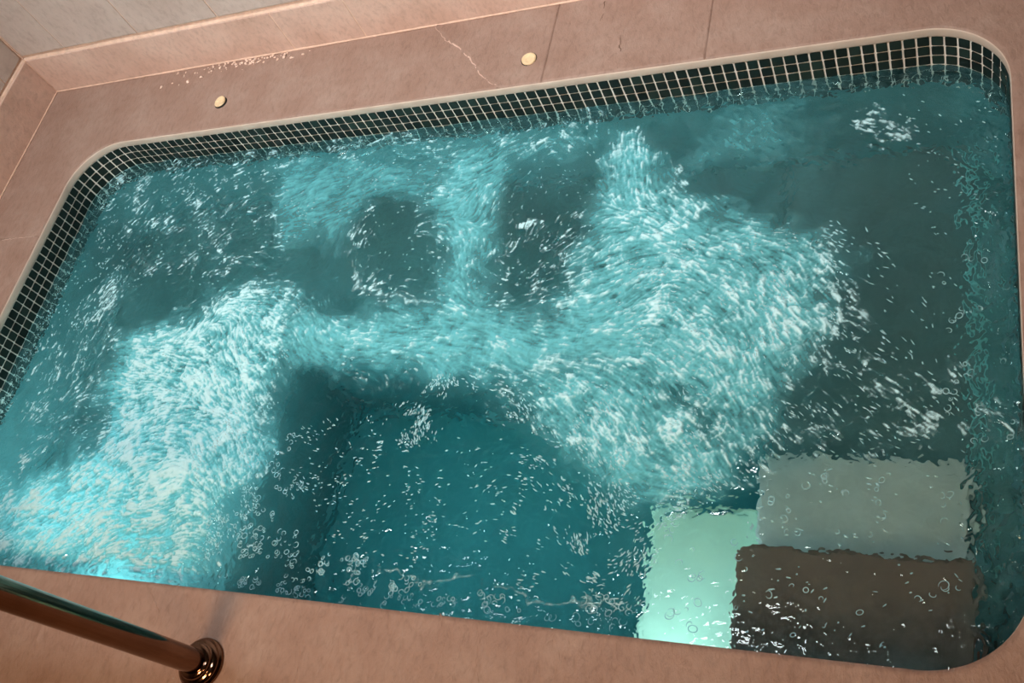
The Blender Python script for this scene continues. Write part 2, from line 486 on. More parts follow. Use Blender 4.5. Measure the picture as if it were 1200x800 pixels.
# inside of the basin
box('basin_floor', PX0 - 0.02, PX1 + 0.02, PY0 - 0.02, PY1 + 0.02, -1.0, -0.95, M_deep, pool)
box('bench', PX0 - 0.005, -0.385, 1.035, PY1 + 0.005, -0.95, -0.50, M_plaster, pool, 0.012)
box('bench', PX0 - 0.005, -1.61, PY0 - 0.005, 1.06, -0.95, -0.502, M_plaster, pool, 0.012)
b_ = box('bench', -0.39, 0.012, 0.77, PY1 + 0.005, -0.95, -0.498, M_slate, pool, 0.012); b_['label'] = 'slate grey bench'
l_ = box('side_ledge', 0.0, PX1 + 0.005, PY0 - 0.005, PY1 + 0.005, -0.95, -0.47, M_plaster, pool, 0.008)
e_ = box('ledge_edge', -0.006, 0.010, 0.60, PY1, -0.49, -0.464, M_line, pool, 0.006); e_['label'] = 'pale teal edge line'
s_ = box('step', -0.385, -0.010, 0.56, 0.79, -0.95, -0.40, M_grey, pool, 0.008); s_['label'] = 'grey lower step'
s_ = box('step', -0.393, 0.001, PY0 - 0.005, 0.573, -0.95, -0.27, M_brown, pool, 0.008); s_['label'] = 'dark brown upper step'
s_ = box('ledge', -0.60, -0.386, PY0 - 0.005, 0.690, -0.95, -0.45, M_mint, pool, 0.010); s_['label'] = 'pale mint ledge beside the steps'

# ------------------------------------------------------------------ water
GS = 0.0017
gx = np.arange(PX0 - 0.004, PX1 + 0.004 + GS, GS); gy = np.arange(PY0 - 0.004, PY1 + 0.004 + GS, GS)
NX, NY = len(gx), len(gy)
X, Y = np.meshgrid(gx, gy)      # [NY, NX]

# direction of the surface current at scattered points: x, y, dx, dy
FLOW = np.array([(-0.690, 1.404, 0.15, -0.99), (-0.548, 1.273, 0.71, -0.71), (-0.365, 1.171, 0.95, -0.31), (-0.260, 1.027, 0.54, -0.84), (-0.357, 0.866, 0.35, -0.94), (-0.443, 0.796, 0.56, -0.83), (-0.288, 0.748, 0.79, -0.62), (-0.190, 0.750, 0.83, -0.56), (-0.070, 0.832, 0.77, -0.64), (-0.203, 1.100, 0.90, -0.43), (-0.150, 1.401, 0.83, -0.56), (-0.813, 1.140, 0.60, 0.80), (-0.940, 1.264, -0.02, 1.00), (-1.011, 1.153, 0.23, -0.97), (-1.170, 1.047, 0.99, -0.14), (-1.324, 1.173, -0.12, 0.99), (-1.073, 0.934, 0.99, -0.12), (-0.765, 0.889, 1.00, -0.06), (-1.049, 0.771, -0.24, -0.97), (-0.797, 0.774, 0.77, -0.64), (-0.643, 0.705, 0.47, -0.88), (-0.875, 0.627, 0.86, 0.51), (-1.126, 0.616, 0.91, 0.41), (-0.632, 0.539, 0.46, -0.89), (-0.606, 1.023, 0.87, 0.49), (-0.477, 0.960, 0.64, -0.77), (-1.619, 1.078, 0.99, 0.12), (-1.654, 0.970, 0.25, -0.97), (-1.540, 0.944, 0.49, -0.87), (-1.473, 1.001, 0.75, -0.66), (-1.716, 1.020, 0.12, 0.99), (-1.513, 0.875, 0.73, -0.68), (-1.830, 0.877, 0.99, -0.16), (-1.811, 0.672, 0.84, 0.54), (-1.835, 0.460, 0.81, 0.59), (-1.606, 0.514, 0.90, 0.45), (-2.016, 0.533, 0.67, 0.74), (-1.521, 0.598, 0.70, -0.71), (-1.361, 0.491, 0.46, -0.89), (-2.154, 1.227, 0.43, 0.90), (-1.998, 1.359, 0.66, 0.75), (-1.582, 1.403, 0.95, 0.31), (-1.210, 1.443, 1.00, 0.05), (-2.136, 0.956, -0.01, 1.00), (-0.516, 0.501, 0.48, 0.88), (-0.184, 0.598, 0.90, -0.44), (-0.178, 0.431, 0.70, 0.71), (0.022, 0.912, 0.06, -1.00), (0.016, 0.609, 0.23, -0.97), (-1.108, 0.371, 1.00, -0.03), (-0.758, 0.419, 1.00, -0.00)])
U = np.zeros_like(X); V = np.zeros_like(X); Wt = np.zeros_like(X) + 1e-9
for (x, y, dx, dy) in FLOW:
    L = math.hypot(dx, dy); w = 1.0 / (((X - x) ** 2 + (Y - y) ** 2) + 0.0025) ** 1.5
    U += w * dx / L; V += w * dy / L; Wt += w
U /= Wt; V /= Wt
U += 0.55 * fbm(X, Y, 7, 3, 1); V += 0.55 * fbm(X, Y, 7, 3, 5)
Ln = np.hypot(U, V) + 1e-6; U /= Ln; V /= Ln

def bil(A, px, py):
    px = np.clip(px, 0, NX - 1.001); py = np.clip(py, 0, NY - 1.001)
    i = px.astype(np.int32); j = py.astype(np.int32); fx_ = px - i; fy_ = py - j
    return (A[j, i] * (1 - fx_) + A[j, i + 1] * fx_) * (1 - fy_) + (A[j + 1, i] * (1 - fx_) + A[j + 1, i + 1] * fx_) * fy_
II, JJ = np.meshgrid(np.arange(NX, dtype=float), np.arange(NY, dtype=float))
def blur(A, n=1):
    for _ in range(n):
        A = (A + np.roll(A, 1, 0) + np.roll(A, -1, 0) + np.roll(A, 1, 1) + np.roll(A, -1, 1)) / 5
    return A
def lic(src, steps, h=1.3):
    acc = src.copy(); n = 1
    for sgn in (1, -1):
        px, py = II.copy(), JJ.copy()
        for _ in range(steps):
            i = np.clip(px, 0, NX - 1).astype(np.int32); j = np.clip(py, 0, NY - 1).astype(np.int32)
            px += sgn * h * U[j, i]; py += sgn * h * V[j, i]
            acc += bil(src, px, py); n += 1
    return acc / n
def norm(A):
    return (A - A.mean()) / (A.std() + 1e-9)
STREAK = norm(lic(blur(rng.standard_normal((NY, NX)), 1), 3))          # short fine streaks
STREAK2 = norm(lic(blur(rng.standard_normal((NY, NX)), 5), 7))        # broader filaments
WX = X + 0.050 * fbm(X, Y, 6.5, 4, 21) + 0.022 * fbm(X, Y, 19, 3, 28) + 0.008 * fbm(X, Y, 45, 3, 31)
WY = Y + 0.050 * fbm(X, Y, 6.5, 4, 25) + 0.022 * fbm(X, Y, 19, 3, 38) + 0.008 * fbm(X, Y, 45, 3, 35)
N_mid = fbm(WX, WY, 14, 5, 51); N_fine = fbm(WX, WY, 55, 4, 61, 0.75); N_big = fbm(WX, WY, 4, 4, 71)

def poly_sd(poly):
    d2 = np.full(X.shape, 9.0); inside = np.zeros(X.shape, bool)
    n = len(poly)
    for k in range(n):
        ax, ay = poly[k]; bx, by = poly[(k + 1) % n]
        vx, vy = bx - ax, by - ay
        t = np.clip(((WX - ax) * vx + (WY - ay) * vy) / (vx * vx + vy * vy + 1e-12), 0, 1)
        d2 = np.minimum(d2, (WX - ax - t * vx) ** 2 + (WY - ay - t * vy) ** 2)
        if abs(by - ay) > 1e-9:
            c = ((ay > WY) != (by > WY)) & (WX < (bx - ax) * (WY - ay) / (by - ay) + ax)
            inside ^= c
    d = np.sqrt(d2)
    return np.where(inside, -d, d)

# clouds of fine bubbles just below the surface: (strength, softness, outline)
AER = [
    (0.97, 0.07, [(-0.697, 1.454), (-0.741, 1.292), (-0.734, 1.134), (-0.778, 1.010), (-0.862, 0.900), (-0.596, 0.840), (-0.442, 0.779), (-0.355, 0.665), (-0.331, 0.831), (-0.255, 0.918), (-0.210, 1.100), (-0.267, 1.153), (-0.400, 1.190), (-0.550, 1.284)]),
    (0.82, 0.06, [(-1.490, 1.013), (-1.141, 1.023), (-0.973, 1.039), (-0.803, 0.990), (-0.635, 0.868), (-0.780, 0.869), (-0.971, 0.861), (-1.232, 0.884), (-1.414, 0.874)]),
    (0.8, 0.07, [(-1.156, 1.463), (-1.005, 1.457), (-0.990, 1.244), (-0.979, 1.105), (-0.860, 0.890), (-1.014, 0.871), (-1.081, 1.088), (-1.162, 1.309)]),
    (0.5, 0.07, [(-1.702, 1.502), (-1.400, 1.494), (-1.161, 1.437), (-1.178, 1.323), (-1.374, 1.329), (-1.408, 1.203), (-1.576, 1.241)]),
    (0.98, 0.07, [(-1.965, 0.978), (-1.752, 1.072), (-1.492, 1.085), (-1.415, 0.941), (-1.478, 0.787), (-1.402, 0.684), (-1.473, 0.541), (-1.476, 0.387), (-2.054, 0.358), (-2.166, 0.536), (-1.946, 0.612), (-1.963, 0.830)]),
    (0.1, 0.08, [(-2.246, 1.536), (-1.672, 1.499), (-1.556, 1.188), (-1.804, 1.125), (-2.222, 1.232)]),
    (0.8, 0.06, [(-0.860, 0.890), (-0.566, 0.868), (-0.339, 0.650), (-0.421, 0.584), (-0.576, 0.591), (-0.754, 0.738)]),
    (0.22, 0.06, [(-1.012, 0.567), (-0.827, 0.577), (-0.808, 0.414), (-0.983, 0.399)]),
    (0.18, 0.07, [(-2.284, 0.881), (-2.175, 1.144), (-1.961, 1.215), (-1.808, 0.949), (-1.969, 0.759), (-2.127, 0.572)]),
    (0.45, 0.07, [(-1.492, 1.534), (-1.109, 1.510), (-0.732, 1.484), (-0.683, 1.428), (-1.062, 1.412), (-1.382, 1.436)]),
    (0.35, 0.07, [(-0.485, 1.533), (-0.285, 1.490), (-0.311, 1.357), (-0.449, 1.352), (-0.557, 1.341)]),
]
CLEAR = [
    (0.75, 0.04, [(-1.331, 1.312), (-1.127, 1.305), (-1.065, 1.110), (-1.157, 1.081), (-1.280, 1.110)]),
    (0.8, 0.04, [(-0.946, 1.288), (-0.788, 1.332), (-0.741, 1.179), (-0.796, 1.052), (-0.911, 1.036), (-0.963, 1.172)]),
    (0.7, 0.07, [(-2.060, 1.166), (-1.825, 1.206), (-1.741, 1.046), (-1.931, 1.028)]),
    (0.95, 0.04, [(-1.406, 0.852), (-1.092, 0.851), (-0.919, 0.811), (-0.740, 0.667), (-0.557, 0.576), (-0.534, 0.367), (-1.348, 0.348), (-1.361, 0.491), (-1.368, 0.685)]),
    (0.95, 0.03, [(-0.543, 0.584), (-0.342, 0.604), (-0.357, 0.372), (-0.518, 0.361)]),
    (0.95, 0.03, [(-0.342, 0.690), (-0.007, 0.701), (-0.001, 0.362), (-0.362, 0.358)]),
    (0.6, 0.07, [(-0.213, 1.366), (-0.012, 1.382), (0.006, 0.709), (-0.243, 0.701), (-0.196, 0.917)]),
    (0.8, 0.02, [(-2.014, 0.735), (-1.932, 0.771), (-1.879, 0.670), (-1.944, 0.635)]),
]
FOAM = [
    (0.8, 0.07, [(-0.697, 1.454), (-0.711, 1.289), (-0.715, 1.133), (-0.719, 1.049), (-0.666, 1.067), (-0.551, 1.143), (-0.489, 1.223), (-0.570, 1.297)]),
    (0.62, 0.07, [(-0.700, 1.048), (-0.452, 1.199), (-0.365, 1.171), (-0.227, 1.121), (-0.205, 0.952), (-0.297, 0.883), (-0.336, 0.797), (-0.339, 0.650), (-0.481, 0.710), (-0.598, 0.850)]),
    (0.95, 0.03, [(-0.344, 1.109), (-0.267, 1.153), (-0.211, 1.120), (-0.210, 0.970), (-0.274, 0.991), (-0.324, 1.049)]),
    (1.02, 0.07, [(-1.923, 0.952), (-1.752, 1.072), (-1.518, 1.086), (-1.435, 0.965), (-1.478, 0.787), (-1.402, 0.684), (-1.488, 0.521), (-1.465, 0.388), (-2.054, 0.358), (-2.159, 0.526), (-1.892, 0.614), (-1.920, 0.830)]),
    (0.95, 0.02, [(-1.743, 1.084), (-1.520, 1.091), (-1.432, 0.988), (-1.439, 0.874), (-1.605, 0.853), (-1.703, 0.947)]),
    (0.3, 0.07, [(-1.490, 1.013), (-1.141, 1.023), (-0.891, 1.035), (-0.638, 0.887), (-0.851, 0.850), (-1.229, 0.873)]),
    (0.62, 0.03, [(-0.932, 0.867), (-0.783, 0.889), (-0.602, 0.879), (-0.498, 0.849), (-0.561, 0.831), (-0.770, 0.821)]),
    (0.6, 0.07, [(-0.909, 0.851), (-0.564, 0.849), (-0.354, 0.650), (-0.422, 0.599), (-0.567, 0.640), (-0.729, 0.703)]),
    (0.24, 0.06, [(-1.168, 1.464), (-1.005, 1.457), (-0.968, 1.105), (-0.860, 0.890), (-1.014, 0.871), (-1.162, 1.309)]),
    (0.9, 0.015, [(-0.199, 1.442), (-0.159, 1.452), (-0.115, 1.397), (-0.110, 1.364), (-0.165, 1.364), (-0.198, 1.397)]),
    (0.8, 0.02, [(-2.162, 1.062), (-2.111, 1.114), (-2.067, 1.058), (-2.079, 0.993)]),
    (0.26, 0.06, [(-2.246, 1.536), (-1.672, 1.499), (-1.556, 1.188), (-1.804, 1.125), (-2.222, 1.232)]),
    (0.45, 0.04, [(-1.391, 1.304), (-1.322, 1.324), (-1.296, 1.123), (-1.105, 1.056), (-1.141, 1.023), (-1.317, 1.077)]),
    (0.45, 0.07, [(-0.957, 1.242), (-0.753, 1.247), (-0.716, 1.028), (-0.886, 1.014)]),
    (0.4, 0.07, [(-2.251, 0.881), (-2.175, 1.144), (-1.965, 0.978), (-1.969, 0.759), (-2.127, 0.572)]),
    (0.3, 0.04, [(-1.497, 1.549), (-0.736, 1.510), (-0.726, 1.446), (-1.386, 1.450)]),
    (0.3, 0.04, [(-2.393, 1.553), (-2.172, 1.590), (-1.446, 1.556), (-1.472, 1.474), (-2.049, 1.467), (-2.217, 1.348)]),
    (0.24, 0.07, [(-0.343, 0.884), (-0.182, 0.916), (-0.018, 0.848), (-0.019, 0.723), (-0.328, 0.698)]),
    (0.5, 0.02, [(0.026, 0.800), (0.063, 0.801), (0.061, 0.726), (0.024, 0.725)]),
]
LINES = [
    (0.006, 0.9, [(-0.459, 1.183), (-0.515, 1.137), (-0.563, 1.102), (-0.630, 1.069), (-0.700, 1.048), (-0.777, 1.006)]),
    (0.005, 0.85, [(-0.932, 0.867), (-0.858, 0.882), (-0.783, 0.889), (-0.690, 0.880), (-0.602, 0.877), (-0.498, 0.849)]),
    (0.006, 0.8, [(-0.697, 1.454), (-0.704, 1.406), (-0.713, 1.336)]),
    (0.005, 0.6, [(-1.352, 1.301), (-1.357, 1.200), (-1.324, 1.113), (-1.254, 1.062), (-1.102, 1.044)]),
    (0.0025, 0.5, [(-1.047, 0.423), (-0.968, 0.413), (-0.894, 0.407), (-0.826, 0.419), (-0.758, 0.419), (-0.708, 0.420)]),
    (0.0025, 0.5, [(-0.708, 0.420), (-0.660, 0.428), (-0.610, 0.414), (-0.584, 0.396), (-0.548, 0.408)]),
    (0.006, 0.7, [(-0.337, 0.911), (-0.298, 0.901), (-0.255, 0.927), (-0.220, 0.961)]),
    (0.005, 0.7, [(-1.698, 0.947), (-1.735, 1.021), (-1.701, 1.082), (-1.599, 1.095), (-1.483, 1.060)]),
    (0.005, 0.7, [(-1.606, 0.887), (-1.491, 0.819), (-1.425, 0.724), (-1.421, 0.642)]),
    (0.005, 0.5, [(-1.974, 0.611), (-1.886, 0.604), (-1.801, 0.650)]),
]
aer = np.full(X.shape, 0.10) + 0.07 * N_big
for s, soft, poly in AER:
    aer = np.maximum(aer, s * sstep(soft, -soft, poly_sd(poly)))
for s, soft, poly in CLEAR:
    aer = aer * (1 - s * sstep(soft, -soft, poly_sd(poly)))
aer = aer * (1.0 + 0.75 * N_mid + 0.45 * N_fine + 0.14 * STREAK2 + 0.14 * STREAK)
aer = np.clip(aer, 0.0, 0.97)
dens = np.full(X.shape, 0.02)
for s, soft, poly in FOAM:
    dens = np.maximum(dens, s * sstep(soft, -soft, poly_sd(poly)))
tex = norm(1.05 * STREAK + 0.62 * norm(N_fine) + 0.70 * norm(N_mid) + 0.40 * STREAK2)
RID = np.exp(-(fbm(WX, WY, 8, 3, 141) / 0.055) ** 2) + 0.7 * np.exp(-(fbm(WX, WY, 17, 3, 151) / 0.07) ** 2)
foam = 0.95 * sstep(1.7 - 2.3 * dens, 3.9 - 2.3 * dens, tex + 0.9 * RID) * sstep(0.03, 0.12, dens)
for wdt, s, poly in LINES:
    d = np.full(X.shape, 9.0)
    for (ax, ay), (bx, by) in zip(poly[:-1], poly[1:]):
        vx, vy = bx - ax, by - ay
        t = np.clip(((WX - ax) * vx + (WY - ay) * vy) / (vx * vx + vy * vy), 0, 1)
        d = np.minimum(d, np.hypot(WX - ax - t * vx, WY - ay - t * vy))
    foam = np.maximum(foam, s * np.exp(-(d / wdt) ** 2) * np.clip(0.35 + 0.50 * tex, 0, 1.2))
foam = np.clip(foam, 0, 1)
# height of the surface
rough_ = np.clip(0.22 + 1.2 * aer + 0.5 * dens, 0, 1.4)
chop = np.clip(0.62 + 1.6 * aer + 0.8 * dens, 0, 1)
H = (0.0040 * fbm(X, Y, 3.2, 2, 81) + rough_ * (0.0055 * N_mid + 0.0018 * N_fine + 0.00018 * STREAK + 0.0006 * STREAK2)
     + chop * (0.0022 * fbm(WX, WY, 30, 3, 95) + 0.0006 * fbm(WX, WY, 95, 2, 97)) + 0.0018 * foam * rough_)
edge = np.minimum(np.minimum(X - PX0, PX1 - X), np.minimum(Y - PY0, PY1 - Y))
H += 0.0058 * fbm(WX, WY, 32, 3, 99) * sstep(0.18, 0.0, np.minimum(X - PX0, np.minimum(PX1 - X, PY1 - Y)))
H += 0.0030 * fbm(X, Y, 10, 2, 103) * sstep(0.18, 0.0, edge)
qx = np.maximum(np.abs(X - (PX0 + PX1) / 2) - ((PX1 - PX0) / 2 - CR), 0); qy = np.maximum(np.abs(Y - (PY0 + PY1) / 2) - ((PY1 - PY0) / 2 - CR), 0)
inside = (np.hypot(qx, qy) - CR) < 0.0035
idx = np.arange(NX * NY).reshape(NY, NX)
q4 = np.stack([idx[:-1, :-1], idx[:-1, 1:], idx[1:, 1:], idx[1:, :-1]], -1)
keep = inside[:-1, :-1] & inside[:-1, 1:] & inside[1:, 1:] & inside[1:, :-1]
q4 = q4[keep]
used = np.zeros(NX * NY, bool); used[q4.ravel()] = True
remap = np.cumsum(used) - 1
q4 = remap[q4]
co = np.stack([X.ravel()[used], Y.ravel()[used], (WL + H).ravel()[used]], 1).astype(np.float32)
me = bpy.data.meshes.new('pool_water')
me.vertices.add(len(co)); me.vertices.foreach_set('co', co.ravel())
me.loops.add(q4.size); me.loops.foreach_set('vertex_index', q4.ravel().astype(np.int32))
me.polygons.add(len(q4)); me.polygons.foreach_set('loop_start', (np.arange(len(q4)) * 4).astype(np.int32))
me.polygons.foreach_set('use_smooth', np.ones(len(q4), bool))
me.update(calc_edges=True)
for nm, A in (('bubble_cloud', aer), ('foam', foam)):
    at_ = me.attributes.new(nm, 'FLOAT', 'POINT'); at_.data.foreach_set('value', A.ravel()[used].astype(np.float32))
mt = bpy.data.materials.new('spa_water'); mt.use_nodes = True; nt = mt.node_tree
nt.nodes.remove(nt.nodes['Principled BSDF']); out = nt.nodes['Material Output']
a1 = nd(nt, 'ShaderNodeAttribute', attribute_name='bubble_cloud'); a2 = nd(nt, 'ShaderNodeAttribute', attribute_name='foam')
geo = nt.nodes.new('ShaderNodeNewGeometry')
nz = nd(nt, 'ShaderNodeTexNoise', Scale=260.0, Detail=3.0); nt.links.new(geo.outputs['Position'], nz.inputs['Vector'])
bmp = nd(nt, 'ShaderNodeBump', Strength=0.35, Distance=0.0012); nt.links.new(nz.outputs['Fac'], bmp.inputs['Height'])
glass = nd(nt, 'ShaderNodeBsdfGlass', Color=(0.93, 1.0, 1.0, 1), Roughness=0.0, IOR=1.33)
df = nd(nt, 'ShaderNodeBsdfDiffuse', Color=srgb(114, 208, 222)); tr = nd(nt, 'ShaderNodeBsdfTranslucent', Color=srgb(114, 208, 222))
mx = nd(nt, 'ShaderNodeMixShader'); mx.inputs[0].default_value = 0.28
nt.links.new(df.outputs[0], mx.inputs[1]); nt.links.new(tr.outputs[0], mx.inputs[2])
m1 = nt.nodes.new('ShaderNodeMixShader'); nt.links.new(a1.outputs['Fac'], m1.inputs[0]); nt.links.new(glass.outputs[0], m1.inputs[1]); nt.links.new(mx.outputs[0], m1.inputs[2])
fo = nd(nt, 'ShaderNodeBsdfPrincipled', Roughness=0.35); fo.inputs['Base Color'].default_value = srgb(190, 242, 255)
nt.links.new(bmp.outputs[0], fo.inputs['Normal'])
m2 = nt.nodes.new('ShaderNodeMixShader'); nt.links.new(a2.outputs['Fac'], m2.inputs[0]); nt.links.new(m1.outputs[0], m2.inputs[1]); nt.links.new(fo.outputs[0], m2.inputs[2])
nt.links.new(m2.outputs[0], out.inputs['Surface'])
va = nd(nt, 'ShaderNodeVolumeAbsorption', Color=(0.20, 0.63, 0.65, 1), Density=1.15)
nt.links.new(va.outputs[0], out.inputs['Volume'])
me.materials.append(mt)
water = bpy.data.objects.new('pool_water', me); C.objects.link(water)
tag(water, 'churning turquoise water with white foam filling the spa pool', 'water', kind='stuff')

# flecks and rings of foam riding on the water -------------------------
M_foam = plain('foam_white', srgb(188, 238, 252), 0.35, var=0.06, vs=90)
M_foam.node_tree.nodes['Principled BSDF'].inputs['Alpha'].default_value = 0.62
def surf(x, y):
    px = (x - gx[0]) / GS; py = (y - gy[0]) / GS
    px = np.asarray(px); py = np.asarray(py)
    i = np.clip(px, 0, NX - 1).astype(int); j = np.clip(py, 0, NY - 1).astype(int)
    return WL + bil(H, px, py), U[j, i], V[j, i]
def pts_in(poly, n):
    pl = np.array(poly); lo = pl.min(0); hi = pl.max(0); outp = []
    while len(outp) < n:
        P = lo + (hi - lo) * rng.random((n * 3, 2))
        ins = np.zeros(len(P), bool)
        for k in range(len(pl)):
            ax, ay = pl[k]; bx, by = pl[(k + 1) % len(pl)]
            if abs(by - ay) > 1e-9:
                ins ^= ((ay > P[:, 1]) != (by > P[:, 1])) & (P[:, 0] < (bx - ax) * (P[:, 1] - ay) / (by - ay) + ax)
        cl = fbm(P[:, 0], P[:, 1], 16, 2, 131)      # flecks gather in strings
        ins &= rng.random(len(P)) < sstep(-0.25, 0.35, cl)
        ins &= (P[:, 0] > PX0 + 0.01) & (P[:, 0] < PX1 - 0.01) & (P[:, 1] > PY0 + 0.008) & (P[:, 1] < PY1 - 0.01)
        outp += P[ins].tolist()
    return outp[:n]
FLECKS = [
    (620, 0.006, 0.014, [(-0.968, 0.851), (-0.561, 0.831), (-0.339, 0.650), (-0.492, 0.548), (-0.516, 0.397), (-0.767, 0.387), (-0.720, 0.566), (-0.811, 0.665)]),
    (160, 0.008, 0.016, [(-0.838, 0.793), (-0.590, 0.795), (-0.535, 0.642), (-0.535, 0.424), (-0.663, 0.443), (-0.665, 0.636)]),
    (260, 0.006, 0.013, [(-1.129, 0.691), (-1.014, 0.871), (-0.963, 0.831), (-1.028, 0.694), (-1.046, 0.619)]),
    (380, 0.005, 0.012, [(-1.360, 0.726), (-1.075, 0.791), (-0.768, 0.631), (-0.768, 0.465), (-1.053, 0.443), (-1.276, 0.497)]),
    (260, 0.006, 0.016, [(-0.366, 1.192), (-0.207, 1.198), (-0.017, 0.913), (-0.019, 0.708), (-0.327, 0.682)]),
    (500, 0.005, 0.012, [(-1.643, 0.763), (-1.406, 0.788), (-1.360, 0.605), (-1.412, 0.396), (-1.500, 0.388)]),
    (500, 0.005, 0.012, [(-2.086, 0.758), (-1.957, 0.903), (-1.518, 1.086), (-1.398, 0.830), (-1.605, 0.678), (-1.956, 0.579)]),
    (300, 0.004, 0.01, [(-0.699, 0.634), (-0.524, 0.675), (-0.354, 0.650), (-0.478, 0.565), (-0.522, 0.440), (-0.626, 0.416)]),
    (500, 0.005, 0.014, [(-0.715, 1.133), (-0.365, 1.171), (-0.218, 1.101), (-0.225, 0.917), (-0.337, 0.814), (-0.355, 0.665), (-0.561, 0.831)]),
    (300, 0.004, 0.01, [(-2.376, 1.455), (-1.763, 1.509), (-1.365, 1.302), (-1.607, 1.115), (-2.127, 1.115)]),
    (300, 0.004, 0.01, [(-1.482, 1.504), (-0.770, 1.464), (-0.719, 1.049), (-1.286, 1.052)]),
    (200, 0.004, 0.01, [(-2.332, 0.907), (-2.287, 1.354), (-2.056, 1.221), (-2.050, 0.854)]),
    (100, 0.004, 0.01, [(-0.152, 1.514), (0.049, 1.458), (0.031, 0.755), (-0.019, 0.754)]),
    (60, 0.004, 0.01, [(-0.342, 0.682), (-0.019, 0.679), (-0.009, 0.553), (-0.343, 0.528)]),
    (40, 0.004, 0.01, [(-0.363, 0.512), (-0.009, 0.526), (-0.011, 0.385), (-0.351, 0.386)]),
]
vs = []; fs = []
for n, lmin, lmax, poly in FLECKS:
    P = np.array(pts_in(poly, n)); z, u, v = surf(P[:, 0], P[:, 1])
    for (x, y), zz, uu, vv in zip(P, z, u, v):
        a = math.atan2(vv, uu) + random.gauss(0, 0.25); L = random.uniform(lmin, lmax) * random.choice((1, 1, 0.6)); Wd = random.uniform(0.0006, 0.0017)
        ca, sa = math.cos(a), math.sin(a); b0 = len(vs)
        for lx, ly, lz in ((-1, 0, 0), (-0.5, -0.9, 0), (0.4, -1, 0), (1, 0.2, 0), (0.5, 1, 0), (-0.4, 0.8, 0), (0, 0, 1)):
            ex, ey = lx * L / 2, ly * Wd * random.uniform(0.7, 1.2)
            vs.append((x + ca * ex - sa * ey, y + sa * ex + ca * ey, zz - 0.0004 + lz * 0.0022))
        fs += [(b0 + k, b0 + (k + 1) % 6, b0 + 6) for k in range(6)]
o = mesh('foam_flecks', vs, fs, M_foam, water, True); o['kind'] = 'stuff'; o['label'] = 'small white flecks of foam drifting on the water'
RINGS = [
    (180, 0.0025, 0.006, [(-1.390, 0.452), (-1.096, 0.456), (-0.894, 0.407), (-0.851, 0.379), (-0.991, 0.362), (-1.355, 0.365)]),
    (90, 0.0025, 0.006, [(-1.451, 0.601), (-1.337, 0.726), (-1.221, 0.464), (-1.390, 0.452)]),
    (40, 0.003, 0.008, [(-0.825, 0.413), (-0.535, 0.424), (-0.527, 0.368), (-0.816, 0.375)]),
    (50, 0.003, 0.007, [(-1.511, 0.520), (-1.339, 0.549), (-1.320, 0.386), (-1.478, 0.390)]),
    (25, 0.003, 0.008, [(-0.326, 0.667), (-0.032, 0.678), (-0.033, 0.565), (-0.317, 0.545)]),
    (14, 0.003, 0.008, [(-0.356, 0.513), (-0.021, 0.525), (-0.023, 0.384), (-0.345, 0.387)]),
    (22, 0.003, 0.008, [(-0.526, 0.577), (-0.348, 0.588), (-0.358, 0.385), (-0.498, 0.371)]),
    (30, 0.003, 0.007, [(-0.057, 1.090), (0.053, 1.083), (0.055, 0.725), (-0.044, 0.723)]),
]
vs = []; fs = []
for n, r0, r1, poly in RINGS:
    P = np.array(pts_in(poly, n)); z, u, v = surf(P[:, 0], P[:, 1])
    for (x, y), zz in zip(P, z):
        R_ = random.uniform(r0, r1); t_ = min(0.0008, R_ * 0.22); a0 = random.uniform(0, 6.28); arc = random.choice((3.4, 4.2, 5.2, 6.28)); b0 = len(vs); na = 12
        el = random.uniform(0.7, 1.0); er = random.uniform(0, 3.14)
        for i in range(na + 1):
            a = a0 + arc * i / na; w_ = t_ * (0.35 + 0.65 * math.sin(math.pi * i / na)) if arc < 6 else t_
            for q in range(4):
                b_ = q * math.pi / 2; rr = R_ + w_ * math.cos(b_)
                lx, ly = rr * math.cos(a), rr * math.sin(a) * el
                vs.append((x + lx * math.cos(er) - ly * math.sin(er), y + lx * math.sin(er) + ly * math.cos(er), zz + 0.0006 + w_ * math.sin(b_)))
        for i in range(na):
            for q in range(4):
                fs.append((b0 + i * 4 + q, b0 + i * 4 + (q + 1) % 4, b0 + (i + 1) * 4 + (q + 1) % 4, b0 + (i + 1) * 4 + q))
o = mesh('bubble_rings', vs, fs, M_foam, water, True); o['kind'] = 'stuff'; o['label'] = 'thin white rims of bubbles on the water'

# ------------------------------------------------------------------ handrail
def tube(name, path, rad, mat, parent, seg=28):
    vs = []; fs = []; n = len(path); path = [Vector(q) for q in path]
    up = Vector((0.3, 0.9, 0.1)).normalized()
    for i, c in enumerate(path):
        d = (path[min(i + 1, n - 1)] - path[max(i - 1, 0)]).normalized()
        u = (up - d * up.dot(d)).normalized(); w = d.cross(u); up = u
        for q in range(seg):
            a = 2 * math.pi * q / seg
            vs.append(c + u * math.cos(a) * rad + w * math.sin(a) * rad)
    for i in range(n - 1):
        for q in range(seg):
            fs.append((i * seg + q, i * seg + (q + 1) % seg, (i + 1) * seg + (q + 1) % seg, (i + 1) * seg + q))
    return mesh(name, vs, fs, mat, parent, True)
def lathe(name, prof, loc, mat, parent, seg=48):
    vs = []; fs = []; k = len(prof)
    for i in range(seg):
        a = 2 * math.pi * i / seg
        for (r_, z) in prof: vs.append((loc[0] + r_ * math.cos(a), loc[1] + r_ * math.sin(a), loc[2] + z))
    for i in range(seg):
        j = (i + 1) % seg
        for q in range(k - 1): fs.append((i * k + q, j * k + q, j * k + q + 1, i * k + q + 1))
    return mesh(name, vs, fs, mat, parent, True)
RX, RY = -1.296, 0.199
rail = empty('handrail', (RX, RY, 0.0))
tag(rail, 'steel handrail post with warm room reflections in its colour, standing on the deck by the pool edge', 'handrail')
